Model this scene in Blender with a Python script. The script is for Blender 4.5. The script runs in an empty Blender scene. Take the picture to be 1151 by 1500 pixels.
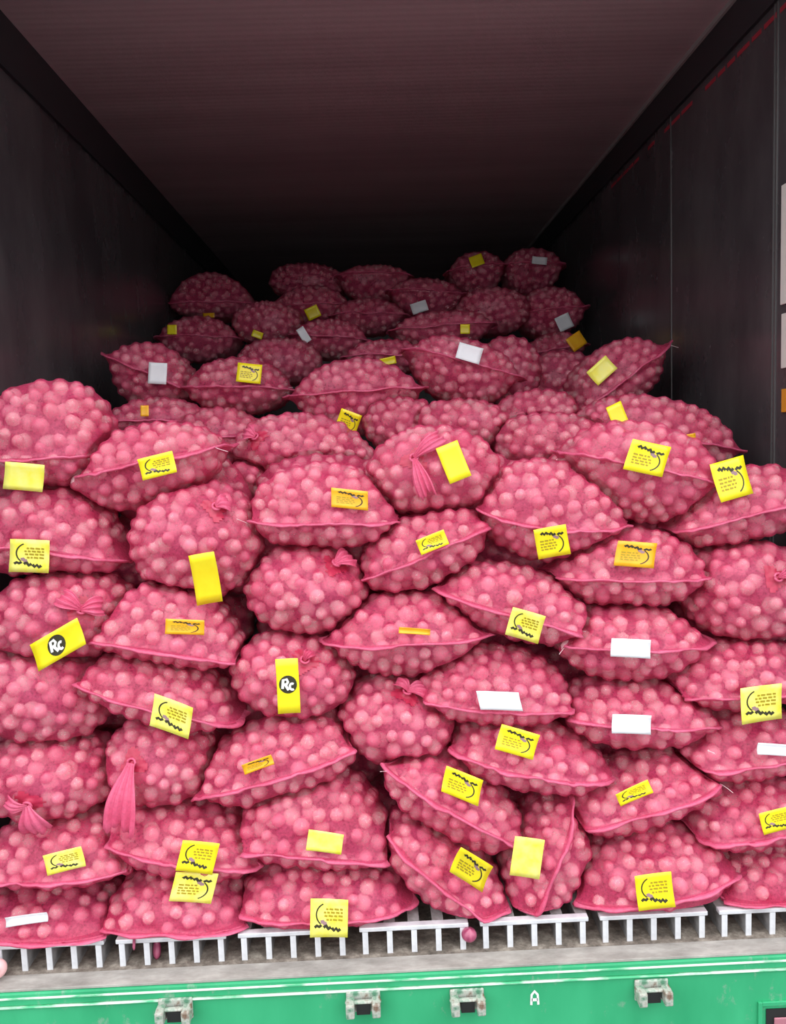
import bpy, math, random
import numpy as np

# ------------------------------------------------------------------ camera, world, exposure
IMG_W, IMG_H, FPX = 1151.0, 1500.0, 1180.0
CAM = np.array([-0.0514, 0.0, 1.1882])
YAW, PITCH, ROLL = 0.02103, -0.09574, 0.03578
_cy, _sy, _cp, _sp = math.cos(YAW), math.sin(YAW), math.cos(PITCH), math.sin(PITCH)
_r = np.array([_cy, -_sy, 0.0]); _f = np.array([_sy*_cp, _cy*_cp, _sp]); _u = np.cross(_r, _f)
CR = math.cos(ROLL)*_r - math.sin(ROLL)*_u
CU = math.sin(ROLL)*_r + math.cos(ROLL)*_u
CF = _f

scene = bpy.context.scene
COL = scene.collection
cam_data = bpy.data.cameras.new('camera')
cam_data.sensor_fit = 'VERTICAL'
cam_data.sensor_height = 36.0
cam_data.sensor_width = 36.0
cam_data.lens = FPX/IMG_H*36.0
cam_data.clip_start = 0.05
cam_obj = bpy.data.objects.new('camera', cam_data)
COL.objects.link(cam_obj)
from mathutils import Matrix, Vector, Euler
cam_obj.matrix_world = Matrix(((CR[0], CU[0], -CF[0], CAM[0]), (CR[1], CU[1], -CF[1], CAM[1]),
                               (CR[2], CU[2], -CF[2], CAM[2]), (0, 0, 0, 1)))
scene.camera = cam_obj

world = bpy.data.worlds.new('overcast_sky'); scene.world = world
world.use_nodes = True
wbg = world.node_tree.nodes['Background']
# overcast sky: luminance (1 + 2 sin(elevation)) / 3 of the zenith, the same all round
_wn, _wl = world.node_tree.nodes, world.node_tree.links
_tc = _wn.new('ShaderNodeTexCoord'); _sx = _wn.new('ShaderNodeSeparateXYZ')
_mr = _wn.new('ShaderNodeMapRange'); _mr.inputs['From Min'].default_value = 0.0; _mr.inputs['From Max'].default_value = 1.0
_mr.inputs['To Min'].default_value = 1/3; _mr.inputs['To Max'].default_value = 1.0
_wl.new(_tc.outputs['Generated'], _sx.inputs[0]); _wl.new(_sx.outputs['Z'], _mr.inputs['Value'])
_ms = _wn.new('ShaderNodeMath'); _ms.operation = 'MULTIPLY'; _ms.inputs[1].default_value = 3.4
_wl.new(_mr.outputs['Result'], _ms.inputs[0]); _wl.new(_ms.outputs[0], wbg.inputs['Strength'])
wbg.inputs['Color'].default_value = (0.94, 0.97, 1.0, 1)

scene.view_settings.view_transform = 'Standard'
scene.view_settings.look = 'None'
scene.view_settings.gamma = 1.0
scene.view_settings.use_curve_mapping = False
scene.view_settings.exposure = 0.32

scene.cycles.max_bounces = 6
scene.cycles.diffuse_bounces = 4
scene.cycles.glossy_bounces = 3
scene.cycles.transparent_max_bounces = 8
rng = np.random.default_rng(11)
random.seed(11)

# ------------------------------------------------------------------ measuring helpers
def ray(px, py):
    return CF + CR*((px-IMG_W/2)/FPX) + CU*(-(py-IMG_H/2)/FPX)
def at_y(px, py, Y):
    d = ray(px, py); return CAM + d*(Y-CAM[1])/d[1]
def at_z(px, py, Z):
    d = ray(px, py); return CAM + d*(Z-CAM[2])/d[2]
def at_x(px, py, X):
    d = ray(px, py); return CAM + d*(X-CAM[0])/d[0]
def project(P):
    d = np.asarray(P)-CAM
    z = d@CF
    return np.stack([IMG_W/2+FPX*(d@CR)/z, IMG_H/2-FPX*(d@CU)/z], -1)

# ------------------------------------------------------------------ materials
def mat(name, color=(0.8, 0.8, 0.8), rough=0.5, metal=0.0, spec=0.5):
    m = bpy.data.materials.new(name); m.use_nodes = True
    b = m.node_tree.nodes['Principled BSDF']
    b.inputs['Base Color'].default_value = (*color, 1)
    b.inputs['Roughness'].default_value = rough
    b.inputs['Metallic'].default_value = metal
    b.inputs['Specular IOR Level'].default_value = spec
    return m
def nodes(m):
    return m.node_tree.nodes, m.node_tree.links, m.node_tree.nodes['Principled BSDF']
def coords(m, scale=(1, 1, 1), out='Object'):
    n, l, _ = nodes(m)
    tc = n.new('ShaderNodeTexCoord'); mp = n.new('ShaderNodeMapping')
    mp.inputs['Scale'].default_value = scale
    l.new(tc.outputs[out], mp.inputs['Vector'])
    return mp.outputs['Vector']
def noise(m, vec, scale, detail=4, rough=0.55):
    n, l, _ = nodes(m)
    t = n.new('ShaderNodeTexNoise')
    t.inputs['Scale'].default_value = scale; t.inputs['Detail'].default_value = detail
    t.inputs['Roughness'].default_value = rough
    l.new(vec, t.inputs['Vector'])
    return t.outputs['Fac']
def ramp(m, fac, stops):
    n, l, _ = nodes(m)
    r = n.new('ShaderNodeValToRGB')
    e = r.color_ramp.elements
    while len(e) < len(stops): e.new(0.5)
    for i, (p, c) in enumerate(stops):
        e[i].position = p; e[i].color = (*c, 1) if len(c) == 3 else c
    l.new(fac, r.inputs['Fac'])
    return r.outputs['Color']
def bump(m, fac, strength, dist=0.01):
    n, l, b = nodes(m)
    t = n.new('ShaderNodeBump'); t.inputs['Strength'].default_value = strength
    t.inputs['Distance'].default_value = dist
    l.new(fac, t.inputs['Height']); l.new(t.outputs['Normal'], b.inputs['Normal'])

def net_material(name, col_a, col_b, cover_lo, cover_hi, weave):
    """knitted plastic net: coverage below one lets the onions show between the strands"""
    m = mat(name, col_a, 0.36, 0, 0.6)
    n, l, b = nodes(m)
    v = coords(m)
    c = ramp(m, noise(m, v, 9, 3), [(0.32, col_a), (0.68, col_b)])
    l.new(c, b.inputs['Base Color'])
    tl = n.new('ShaderNodeBsdfTranslucent'); l.new(c, tl.inputs['Color'])
    mx = n.new('ShaderNodeMixShader'); mx.inputs[0].default_value = 0.25
    l.new(b.outputs[0], mx.inputs[1]); l.new(tl.outputs[0], mx.inputs[2])
    tr = n.new('ShaderNodeBsdfTransparent')
    cv = n.new('ShaderNodeMapRange')
    l.new(noise(m, v, weave, 2, 0.6), cv.inputs['Value'])
    cv.inputs['From Min'].default_value = 0.3; cv.inputs['From Max'].default_value = 0.7
    cv.inputs['To Min'].default_value = cover_lo; cv.inputs['To Max'].default_value = cover_hi
    m2 = n.new('ShaderNodeMixShader')
    l.new(cv.outputs['Result'], m2.inputs[0]); l.new(tr.outputs[0], m2.inputs[1]); l.new(mx.outputs[0], m2.inputs[2])
    l.new(m2.outputs[0], n['Material Output'].inputs['Surface'])
    return m

M = {}
M['net'] = net_material('pink_net', (0.68, 0.048, 0.140), (0.78, 0.095, 0.22), 0.44, 0.72, 150)
M['net_gather'] = net_material('gathered_red_net', (0.52, 0.022, 0.07), (0.66, 0.045, 0.12), 0.86, 0.99, 120)
M['net_fold'] = net_material('bunched_pink_net', (0.78, 0.10, 0.22), (0.86, 0.18, 0.33), 0.72, 0.95, 120)

mo = mat('onion_skin', (0.8, 0.4, 0.45), 0.30, 0, 0.6)
n_, l_, b_ = nodes(mo)
g_ = n_.new('ShaderNodeNewGeometry')
l_.new(ramp(mo, g_.outputs['Random Per Island'],
            [(0.0, (0.80, 0.36, 0.44)), (0.35, (0.93, 0.58, 0.62)), (0.7, (0.97, 0.76, 0.75)), (1.0, (0.97, 0.86, 0.80))]), b_.inputs['Base Color'])
M['onion'] = mo
M['onion_red'] = mat('red_onion', (0.46, 0.07, 0.15), 0.28, 0, 0.6)
n_, l_, b_ = nodes(M['onion_red'])
l_.new(ramp(M['onion_red'], noise(M['onion_red'], coords(M['onion_red'], (1, 1, 0.15)), 60, 3),
            [(0.3, (0.22, 0.02, 0.07)), (0.7, (0.46, 0.10, 0.18))]), b_.inputs['Base Color'])
M['onion_pale'] = mat('pale_onion', (0.86, 0.5, 0.5), 0.35, 0, 0.5)

def paper(name, ca, cb, rough):
    m = mat(name, ca, rough, 0, 0.5)
    n, l, b = nodes(m)
    l.new(ramp(m, noise(m, coords(m), 30, 3), [(0.3, ca), (0.7, cb)]), b.inputs['Base Color'])
    return m
M['yellow'] = paper('yellow_tag', (0.93, 0.74, 0.012), (0.96, 0.82, 0.02), 0.22)
M['lemon'] = paper('lemon_tag', (0.93, 0.84, 0.06), (0.95, 0.90, 0.24), 0.22)
M['amber'] = paper('amber_tag', (0.88, 0.38, 0.010), (0.92, 0.48, 0.015), 0.28)
M['white'] = paper('white_tag', (0.82, 0.82, 0.86), (0.88, 0.88, 0.90), 0.4)
M['ink'] = mat('black_ink', (0.035, 0.03, 0.012), 0.5)
M['ink_olive'] = mat('olive_ink', (0.42, 0.30, 0.01), 0.5)
M['ink_purple'] = mat('purple_ink', (0.35, 0.20, 0.22), 0.5)
M['ink_white'] = mat('white_ink', (0.85, 0.85, 0.8), 0.5)
M['thread'] = mat('loose_thread', (0.88, 0.66, 0.70), 0.5)

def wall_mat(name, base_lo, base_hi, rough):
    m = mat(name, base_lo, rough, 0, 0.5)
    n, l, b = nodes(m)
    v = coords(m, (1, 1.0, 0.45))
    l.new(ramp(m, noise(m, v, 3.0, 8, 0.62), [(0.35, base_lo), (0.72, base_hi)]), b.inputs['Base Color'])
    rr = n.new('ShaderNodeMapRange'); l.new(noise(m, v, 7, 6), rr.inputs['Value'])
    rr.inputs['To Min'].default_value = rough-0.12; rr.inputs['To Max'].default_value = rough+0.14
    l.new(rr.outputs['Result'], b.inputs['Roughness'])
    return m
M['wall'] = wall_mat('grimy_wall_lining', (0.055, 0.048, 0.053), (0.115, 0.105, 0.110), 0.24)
M['seam_metal'] = mat('wall_seam_metal', (0.20, 0.19, 0.19), 0.4, 0.6)
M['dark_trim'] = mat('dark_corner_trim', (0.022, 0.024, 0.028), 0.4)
M['pale_trim'] = mat('pale_edge_trim', (0.34, 0.33, 0.32), 0.45)
M['red_line'] = mat('red_load_line', (0.42, 0.03, 0.05), 0.5)
M['plate_white'] = mat('cream_plate', (0.80, 0.77, 0.72), 0.4)
M['plate_orange'] = mat('orange_plate', (0.80, 0.33, 0.03), 0.4)

mc = mat('ceiling_lining', (0.2, 0.17, 0.18), 0.38, 0, 0.5)
n_, l_, b_ = nodes(mc)
v_ = coords(mc, (0.10, 1, 1))
l_.new(ramp(mc, noise(mc, v_, 5, 6, 0.6), [(0.3, (0.42, 0.325, 0.345)), (0.7, (0.56, 0.455, 0.470))]), b_.inputs['Base Color'])
w_ = n_.new('ShaderNodeTexWave'); w_.wave_type = 'BANDS'; w_.bands_direction = 'Y'
w_.inputs['Scale'].default_value = 9.0; w_.inputs['Distortion'].default_value = 0.6; w_.inputs['Detail'].default_value = 2
l_.new(coords(mc), w_.inputs['Vector'])
bump(mc, w_.outputs['Fac'], 0.06, 0.004)
M['ceiling'] = mc

ma = mat('worn_aluminium', (0.62, 0.63, 0.66), 0.42, 0.25, 0.5)
n_, l_, b_ = nodes(ma)
l_.new(ramp(ma, noise(ma, coords(ma), 22, 5), [(0.3, (0.58, 0.59, 0.62)), (0.7, (0.86, 0.87, 0.90))]), b_.inputs['Base Color'])
M['alu'] = ma
md = mat('dusty_subfloor', (0.3, 0.26, 0.22), 0.85)
n_, l_, b_ = nodes(md)
l_.new(ramp(md, noise(md, coords(md), 34, 8, 0.7), [(0.28, (0.06, 0.048, 0.038)), (0.5, (0.20, 0.165, 0.135)), (0.72, (0.42, 0.37, 0.31))]), b_.inputs['Base Color'])
bump(md, noise(md, coords(md), 60, 6), 0.5, 0.01)
M['dirt'] = md
ms = mat('dusty_grey_sill', (0.45, 0.42, 0.38), 0.7)
n_, l_, b_ = nodes(ms)
l_.new(ramp(ms, noise(ms, coords(ms, (0.4, 1, 1)), 26, 7, 0.65), [(0.3, (0.22, 0.20, 0.18)), (0.55, (0.36, 0.335, 0.305)), (0.75, (0.50, 0.47, 0.43))]), b_.inputs['Base Color'])
M['ledge'] = ms
mg = mat('green_paint', (0.03, 0.42, 0.17), 0.38)
n_, l_, b_ = nodes(mg)
c1 = ramp(mg, noise(mg, coords(mg, (1, 1, 0.35)), 6, 6), [(0.3, (0.020, 0.30, 0.125)), (0.7, (0.045, 0.42, 0.19))])
c2 = ramp(mg, noise(mg, coords(mg, (1, 1, 0.6)), 21, 8, 0.7), [(0.60, (0, 0, 0)), (0.72, (1, 1, 1))])
mxn = n_.new('ShaderNodeMixRGB'); mxn.inputs['Color2'].default_value = (0.25, 0.36, 0.28, 1)
l_.new(c2, mxn.inputs['Fac']); l_.new(c1, mxn.inputs['Color1']); l_.new(mxn.outputs[0], b_.inputs['Base Color'])
M['green'] = mg
M['green_worn'] = mat('worn_green_edge', (0.62, 0.80, 0.68), 0.5)
n_, l_, b_ = nodes(M['green_worn'])
l_.new(ramp(M['green_worn'], noise(M['green_worn'], coords(M['green_worn'], (0.3, 1, 1)), 30, 6),
            [(0.40, (0.10, 0.50, 0.25)), (0.52, (0.72, 0.80, 0.70))]), b_.inputs['Base Color'])
ml = mat('rusty_lug_steel', (0.5, 0.5, 0.45), 0.6, 0.2)
n_, l_, b_ = nodes(ml)
l_.new(ramp(ml, noise(ml, coords(ml), 45, 6), [(0.35, (0.10, 0.24, 0.15)), (0.5, (0.48, 0.50, 0.44)), (0.66, (0.20, 0.12, 0.08))]), b_.inputs['Base Color'])
M['lug'] = ml
M['alu_dusty'] = paper('dusty_aluminium', (0.13, 0.12, 0.11), (0.36, 0.35, 0.35), 0.55)  # darker copy of the aluminium: shade between the webs put into its colour
M['hole'] = mat('black_rubber', (0.012, 0.012, 0.012), 0.6)  # plain black painted in for the darkness of gaps and recess
M['lamp_lens'] = mat('red_lamp_lens', (0.42, 0.16, 0.2), 0.25)
M['paint_white'] = mat('white_paint', (0.8, 0.82, 0.78), 0.5)
mgr = mat('asphalt_yard', (0.13, 0.13, 0.125), 0.9)
n_, l_, b_ = nodes(mgr)
l_.new(ramp(mgr, noise(mgr, coords(mgr), 1.3, 8), [(0.3, (0.075, 0.073, 0.07)), (0.7, (0.12, 0.118, 0.112))]), b_.inputs['Base Color'])
M['yard'] = mgr

# ------------------------------------------------------------------ object helpers
def link(o, parent=None):
    COL.objects.link(o)
    if parent is not None: o.parent = parent
    return o
def mesh_obj(name, verts, faces, material, parent=None, smooth=False, mats=None, midx=None):
    me = bpy.data.meshes.new(name)
    me.from_pydata([tuple(map(float, v)) for v in verts], [], [tuple(map(int, f)) for f in faces])
    for m in (mats or [material]): me.materials.append(m)
    if midx is not None: me.polygons.foreach_set('material_index', np.asarray(midx, dtype=np.int32))
    if smooth: me.polygons.foreach_set('use_smooth', np.ones(len(me.polygons), dtype=bool))
    me.update()
    return link(bpy.data.objects.new(name, me), parent)
BOXF = [(0, 1, 2, 3), (7, 6, 5, 4), (0, 4, 5, 1), (1, 5, 6, 2), (2, 6, 7, 3), (3, 7, 4, 0)]
def box_geo(x0, x1, y0, y1, z0, z1):
    return [(x0, y0, z0), (x0, y1, z0), (x1, y1, z0), (x1, y0, z0), (x0, y0, z1), (x0, y1, z1), (x1, y1, z1), (x1, y0, z1)]
def boxes(name, bl, material, parent=None, bevel=0.0):
    V, F = [], []
    for b in bl:
        k = len(V); V += box_geo(*b); F += [tuple(i+k for i in f) for f in BOXF]
    o = mesh_obj(name, V, F, material, parent)
    if bevel:
        md = o.modifiers.new('bevel', 'BEVEL'); md.width = bevel; md.segments = 2
    return o
def structure(o, label=None, cat=None):
    o['kind'] = 'structure'
    if label: o['label'] = label
    if cat: o['category'] = cat
    return o
def empty(name, loc):
    o = bpy.data.objects.new(name, None); o.location = tuple(map(float, loc)); o.empty_display_size = 0.05
    COL.objects.link(o); return o
def tag_thing(o, label, cat, group=None):
    o['label'] = label; o['category'] = cat
    if group: o['group'] = group
    return o

# ------------------------------------------------------------------ the trailer
HW, CH, Y0, Y1 = 1.15, 2.52, 1.78, 9.0
EDGE = 1.85
structure(boxes('ground', [(-25, 25, -30, 20, -1.45, -1.35)], M['yard']), 'dark asphalt yard outside the trailer', 'ground')
ceil = structure(boxes('ceiling', [(-HW-0.08, HW+0.08, Y0, Y1, CH, CH+0.08)], M['ceiling']), 'brown-grey ribbed trailer ceiling fading into the dark', 'ceiling')
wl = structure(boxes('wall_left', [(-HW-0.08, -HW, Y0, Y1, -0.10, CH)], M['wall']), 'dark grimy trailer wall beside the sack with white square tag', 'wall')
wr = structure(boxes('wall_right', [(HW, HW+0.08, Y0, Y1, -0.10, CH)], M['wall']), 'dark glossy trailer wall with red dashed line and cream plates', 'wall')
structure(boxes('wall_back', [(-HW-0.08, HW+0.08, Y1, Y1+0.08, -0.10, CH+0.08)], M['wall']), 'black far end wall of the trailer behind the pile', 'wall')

# corner trims, wall seams, load lines
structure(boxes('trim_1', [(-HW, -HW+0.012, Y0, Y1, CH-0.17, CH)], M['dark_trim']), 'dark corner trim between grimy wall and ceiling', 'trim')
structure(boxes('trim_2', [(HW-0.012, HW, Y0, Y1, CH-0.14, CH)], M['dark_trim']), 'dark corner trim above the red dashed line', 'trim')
structure(boxes('trim_3', [(HW-0.022, HW-0.012, Y0, Y1, CH-0.016, CH)], M['pale_trim']), 'thin pale edge strip where ceiling meets the wall', 'trim')
Ys = at_x(1133, 500, HW)[1]
boxes('wall_seam', [(HW-0.003, HW, Ys-0.012, Ys-0.006, 0, CH-0.14), (HW-0.003, HW, Ys+0.006, Ys+0.010, 0, CH-0.14)], M['seam_metal'], wr)
Ys2 = at_x(983, 500, HW)[1]
boxes('wall_seam', [(HW-0.002, HW, Ys2-0.005, Ys2+0.005, 0, CH-0.14)], M['seam_metal'], wr)
pr = at_x(1100, 60, HW)
zr = pr[2]
yy = 2.2
while yy < 4.0:
    ln = 0.05 + 0.05*random.random()
    boxes('load_line_dash', [(HW-0.0015, HW, yy, yy+ln, zr-0.008, zr+0.006)], M['red_line'], wr)
    yy += ln + 0.018 + (0.10 if random.random() < 0.2 else 0)
zl = at_x(20, 105, -HW)[2]
yy = 2.3
while yy < 3.9:
    ln = 0.05 + 0.04*random.random()
    boxes('load_line_dash', [(-HW, -HW+0.0015, yy, yy+ln, zl-0.007, zl+0.005)], M['red_line'], wl)
    yy += ln + 0.03 + (0.22 if random.random() < 0.4 else 0)
# plates fixed to the wall close to the opening
for (ya, yb, key) in ((272, 447, 'plate_white'), (460, 540, 'plate_white'), (570, 604, 'plate_orange')):
    a = at_x(1145, ya, HW-0.004); b = at_x(1143 if key == 'plate_white' else 1146, yb, HW-0.004)
    p = boxes('wall_plate', [(HW-0.006, HW, Y0+0.25, a[1], b[2], a[2])], M[key], wr, 0.0015)
    p['label'] = 'cream rectangular plate' if key == 'plate_white' else 'orange rectangular plate'

# T-section aluminium floor: rails along the trailer, welded to short crossbars at the edge
fl = structure(boxes('floor', [(-HW-0.08, HW+0.08, EDGE-0.012, Y1, -0.10, -0.068)], M['dirt']), 'dusty trailer floor with slotted aluminium rails', 'floor')
gapx = [160, 333, 510, 688, 862, 1045]
gx = [at_z(x, 1362, 0.0)[0] if False else at_y(x, 1384-0.047*x, EDGE)[0] for x in gapx]
pitch = (gx[-1]-gx[0])/5.0
rail_me = None
for k in range(-2, 8):
    x0 = gx[0] + pitch*(k-1); x1 = x0 + pitch
    a, b = x0+0.014, x1-0.014
    if b < -HW+0.02 or a > HW-0.02: continue
    ca, cb = max(a, -HW+0.004), min(b, HW-0.004)
    boxes('crossbar', [(ca, cb, EDGE, EDGE+0.020, -0.011, 0.0)], M['alu'], fl, 0.002)
    for j in range(5):
        xc = a + 0.014 + (b-a-0.028)*j/4.0
        if xc < -HW+0.02 or xc > HW-0.02: continue
        if rail_me is None:
            V, F = [], []
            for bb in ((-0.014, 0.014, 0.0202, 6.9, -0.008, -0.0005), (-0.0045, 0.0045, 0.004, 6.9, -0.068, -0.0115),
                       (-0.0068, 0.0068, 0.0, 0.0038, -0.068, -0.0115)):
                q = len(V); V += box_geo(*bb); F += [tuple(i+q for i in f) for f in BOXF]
            o = mesh_obj('floor_rail', V, F, None, fl, mats=[M['alu_dusty'], M['alu']], midx=[0]*12+[1]*6); rail_me = o.data  # rails take the shade-darkened copy, front web faces stay bright
        else:
            o = link(bpy.data.objects.new('floor_rail', rail_me), fl)
        o.location = (xc, EDGE+0.001, 0)

# green rear beam under the opening with a dusty ledge, worn edges, lugs, a lamp recess
yl = at_z(575, 1421, -0.068)[1]
rb = structure(boxes('rear_sill', [(-HW-0.12, HW+0.12, yl, EDGE-0.0125, -0.095, -0.068)], M['ledge']), 'green steel beam and grey ledge below the trailer floor', 'beam')
zlip = at_y(575, 1450, yl-0.012)[2]
boxes('edge_strip', [(-HW-0.12, HW+0.12, yl-0.004, yl-0.0005, -0.0735, -0.067)], M['ledge'], rb, 0.001)
boxes('beam_lip', [(-HW-0.12, HW+0.12, yl-0.010, yl+0.03, zlip+0.004, -0.0742)], M['green'], rb, 0.003)
boxes('worn_edge', [(-HW-0.12, HW+0.12, yl-0.0125, yl-0.0102, -0.088, -0.083)], M['green_worn'], rb, 0.0008)
boxes('worn_edge', [(-HW-0.12, HW+0.12, yl-0.014, yl+0.03, zlip, zlip+0.0035)], M['green_worn'], rb, 0.0008)
bf = yl-0.009
boxes('beam_face', [(-HW-0.12, HW+0.12, bf, yl+0.05, zlip-0.30, zlip-0.0005)], M['green'], rb)
def lug(px, py):
    c = at_y(px, py, bf-0.02); s = 0.0017
    V, F = [], []
    w, h = 0.040, 0.026
    parts = [(-w, w, 0.012, 0.0195, -h, h)]
    for sx in (-1, 1):
        parts.append((sx*0.030-0.010, sx*0.030+0.010, -0.022, 0.012, -0.018, 0.016))
    parts.append((-0.042, 0.042, -0.006, 0.006, 0.006, 0.013))
    o = boxes('hinge_lug', parts, M['lug'], rb, 0.004)
    o.location = tuple(map(float, c))
    mesh = boxes('lug_gap', [(-0.016, 0.016, -0.004, 0.0118, -0.020, 0.005)], M['hole'], o)  # black block painted in for the shade between the ears
for q in ((255, 1484), (532, 1473), (685, 1470), (957, 1456)): lug(*q)
# white letter on the beam
def strokes_to_mesh(strokes, mapf, wid):
    V, F, MI = [], [], []
    for st in strokes:
        pts, w, mi = st
        pts = [np.array(p, float) for p in pts]
        prev = None
        for i, p in enumerate(pts):
            t = pts[min(i+1, len(pts)-1)]-pts[max(i-1, 0)]
            t = t/(np.linalg.norm(t)+1e-9); nn = np.array([-t[1], t[0]])*w*wid/2
            V.append(mapf(*(p+nn))); V.append(mapf(*(p-nn)))
            if prev is not None:
                k = len(V); F.append((k-4, k-3, k-1, k-2)); MI.append(mi)
            prev = p
    return V, F, MI
ca = at_y(783, 1462, bf-0.001)
V, F, MI = strokes_to_mesh([([(-0.35, -0.5), (-0.3, 0.25), (0, 0.5), (0.3, 0.25), (0.35, -0.5)], 1, 0), ([(-0.3, -0.12), (0.3, -0.12)], 1, 0)],
                           lambda a, b: (ca[0]+a*0.024, bf-0.0012, ca[2]+b*0.034), 0.22)
mesh_obj('painted_letter', V, F, M['paint_white'], rb)['label'] = 'white painted letter A'
# lamp recess at the corner
cl = at_y(1138, 1487, bf)
boxes('lamp_frame', [(cl[0]-0.048, cl[0]-0.038, bf-0.006, bf, cl[2]-0.07, cl[2]+0.038), (cl[0]-0.0378, cl[0]+0.12, bf-0.006, bf, cl[2]+0.028, cl[2]+0.038)], M['green'], rb, 0.001)
boxes('lamp_recess', [(cl[0]-0.0275, cl[0]+0.12, bf-0.003, bf-0.0005, cl[2]-0.07, cl[2]+0.018)], M['hole'], rb)  # flat black sheet gives the recess its darkness
boxes('lamp_lens', [(cl[0]-0.010, cl[0]+0.06, bf-0.008, bf-0.0035, cl[2]-0.06, cl[2]-0.002)], M['lamp_lens'], rb, 0.003)

# ------------------------------------------------------------------ onion meshes
def onion_geo(seg, rings, neck=0.25):
    prof = []
    for i in range(rings+1):
        t = math.pi*i/rings
        r, z = math.sin(t), -math.cos(t)*0.88
        if i == rings: z += neck; r = 0.0
        if i == rings-1: r *= 0.72; z += neck*0.25
        prof.append((r, z))
    V, F = [(0, 0, prof[0][1])], []
    for (r, z) in prof[1:-1]:
        for s in range(seg):
            a = 2*math.pi*s/seg; V.append((r*math.cos(a), r*math.sin(a), z))
    V.append((0, 0, prof[-1][1])); top = len(V)-1
    for s in range(seg): F.append((0, 1+(s+1) % seg, 1+s))
    for i in range(rings-2):
        for s in range(seg):
            a = 1+i*seg+s; b = 1+i*seg+(s+1) % seg
            F.append((a, b, b+seg, a+seg))
    for s in range(seg): F.append((top, 1+(rings-2)*seg+s, 1+(rings-2)*seg+(s+1) % seg))
    return np.array(V), F
ONV, ONF = onion_geo(8, 5, 0.12)
ON_ME = bpy.data.meshes.new('onion')
ON_ME.from_pydata([tuple(v) for v in ONV.tolist()], [], ONF)
ON_ME.polygons.foreach_set('use_smooth', np.ones(len(ON_ME.polygons), dtype=bool))
ON_ME.materials.append(M['onion'])
# a few tinted variants sharing the shape
ON_VAR = []
for i, c in enumerate(((0.80, 0.36, 0.44), (0.93, 0.58, 0.62), (0.97, 0.76, 0.75), (0.97, 0.86, 0.80))):
    m = mat('onion_skin_tone', c, 0.30, 0, 0.6)
    me = ON_ME.copy(); me.name = 'onion'; me.materials.clear(); me.materials.append(m); ON_VAR.append(me)

# ------------------------------------------------------------------ sacks
_cs = {}
def cubesphere(n):
    if n in _cs: return _cs[n]
    idx, V, F = {}, [], []
    def vid(p):
        k = tuple(np.round(p, 6))
        if k not in idx: idx[k] = len(V); V.append(p)
        return idx[k]
    g = np.tan(np.linspace(-1, 1, n+1)*math.pi/4)
    for ax in range(3):
        for s in (-1, 1):
            o1, o2 = (ax+1) % 3, (ax+2) % 3
            grid = np.zeros((n+1, n+1), int)
            for i in range(n+1):
                for j in range(n+1):
                    p = np.zeros(3); p[ax] = s; p[o1] = g[i]; p[o2] = g[j]
                    grid[i, j] = vid(p)
            for i in range(n):
                for j in range(n):
                    q = (grid[i, j], grid[i+1, j], grid[i+1, j+1], grid[i, j+1])
                    F.append(q if s > 0 else q[::-1])
    V = np.array(V); V /= np.linalg.norm(V, axis=1)[:, None]
    _cs[n] = (V, np.array(F)); return _cs[n]
def vnormals(P, F):
    N = np.zeros_like(P)
    fn = np.cross(P[F[:, 2]]-P[F[:, 0]], P[F[:, 3]]-P[F[:, 1]])
    for k in range(4): np.add.at(N, F[:, k], fn)
    return N/(np.linalg.norm(N, axis=1)[:, None]+1e-12)

class Sack:
    pass
SACKS = []
def sack(x, y, w, h, rot, Y, style, label, tags=(), seam=0.55, m=1.9, bend=0.0, ear=0.05, knot=None, tails=(), thread=0, cf=None, n=None, group='net sacks of onions in the trailer'):
    s = Sack(); s.__dict__.update(locals())
    c = at_y(x, y, Y); s.c = c
    dist = (c-CAM)@CF
    r = math.radians(rot)
    e = at_y(x+math.cos(r)*20, y-math.sin(r)*20, Y)-c; s.u = e/np.linalg.norm(e)
    s.w_ = np.array([0, -1.0, 0]); s.v = np.cross(s.w_, s.u); s.v /= np.linalg.norm(s.v)
    if s.v[2] < 0 and abs(rot) < 89: s.v = -s.v
    s.cf = cf if cf is not None else (0.135 if style == 'P' else 0.15)
    s.cb = (0.16 if style == 'P' else 0.19) if Y < 2.4 else 0.40
    th = math.atan2(CAM[2]-c[2], c[1])
    s.a = w/2*dist/FPX*1.04
    if style == 'P': s.a *= 1.0-ear*0.7
    hb = h/2*dist/FPX*1.06
    q = hb*hb-(s.cf*math.sin(th))**2
    b = max(math.sqrt(max(q, 0))/math.cos(th), 0.62*hb)
    # seam: fraction of the height above the seam line
    if style != 'P': seam = 0.5
    s.bu, s.bd = 2*b*seam, 2*b*(1-seam)
    # move the local origin onto the seam plane
    s.c = c + s.v*(b-s.bu)
    s.nn = 3.0 if style == 'P' else 2.3
    s.mm = m
    s.ph = rng.uniform(0, 6.28, 12)
    s.bendk = bend
    SACKS.append(s)
    return s

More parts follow.
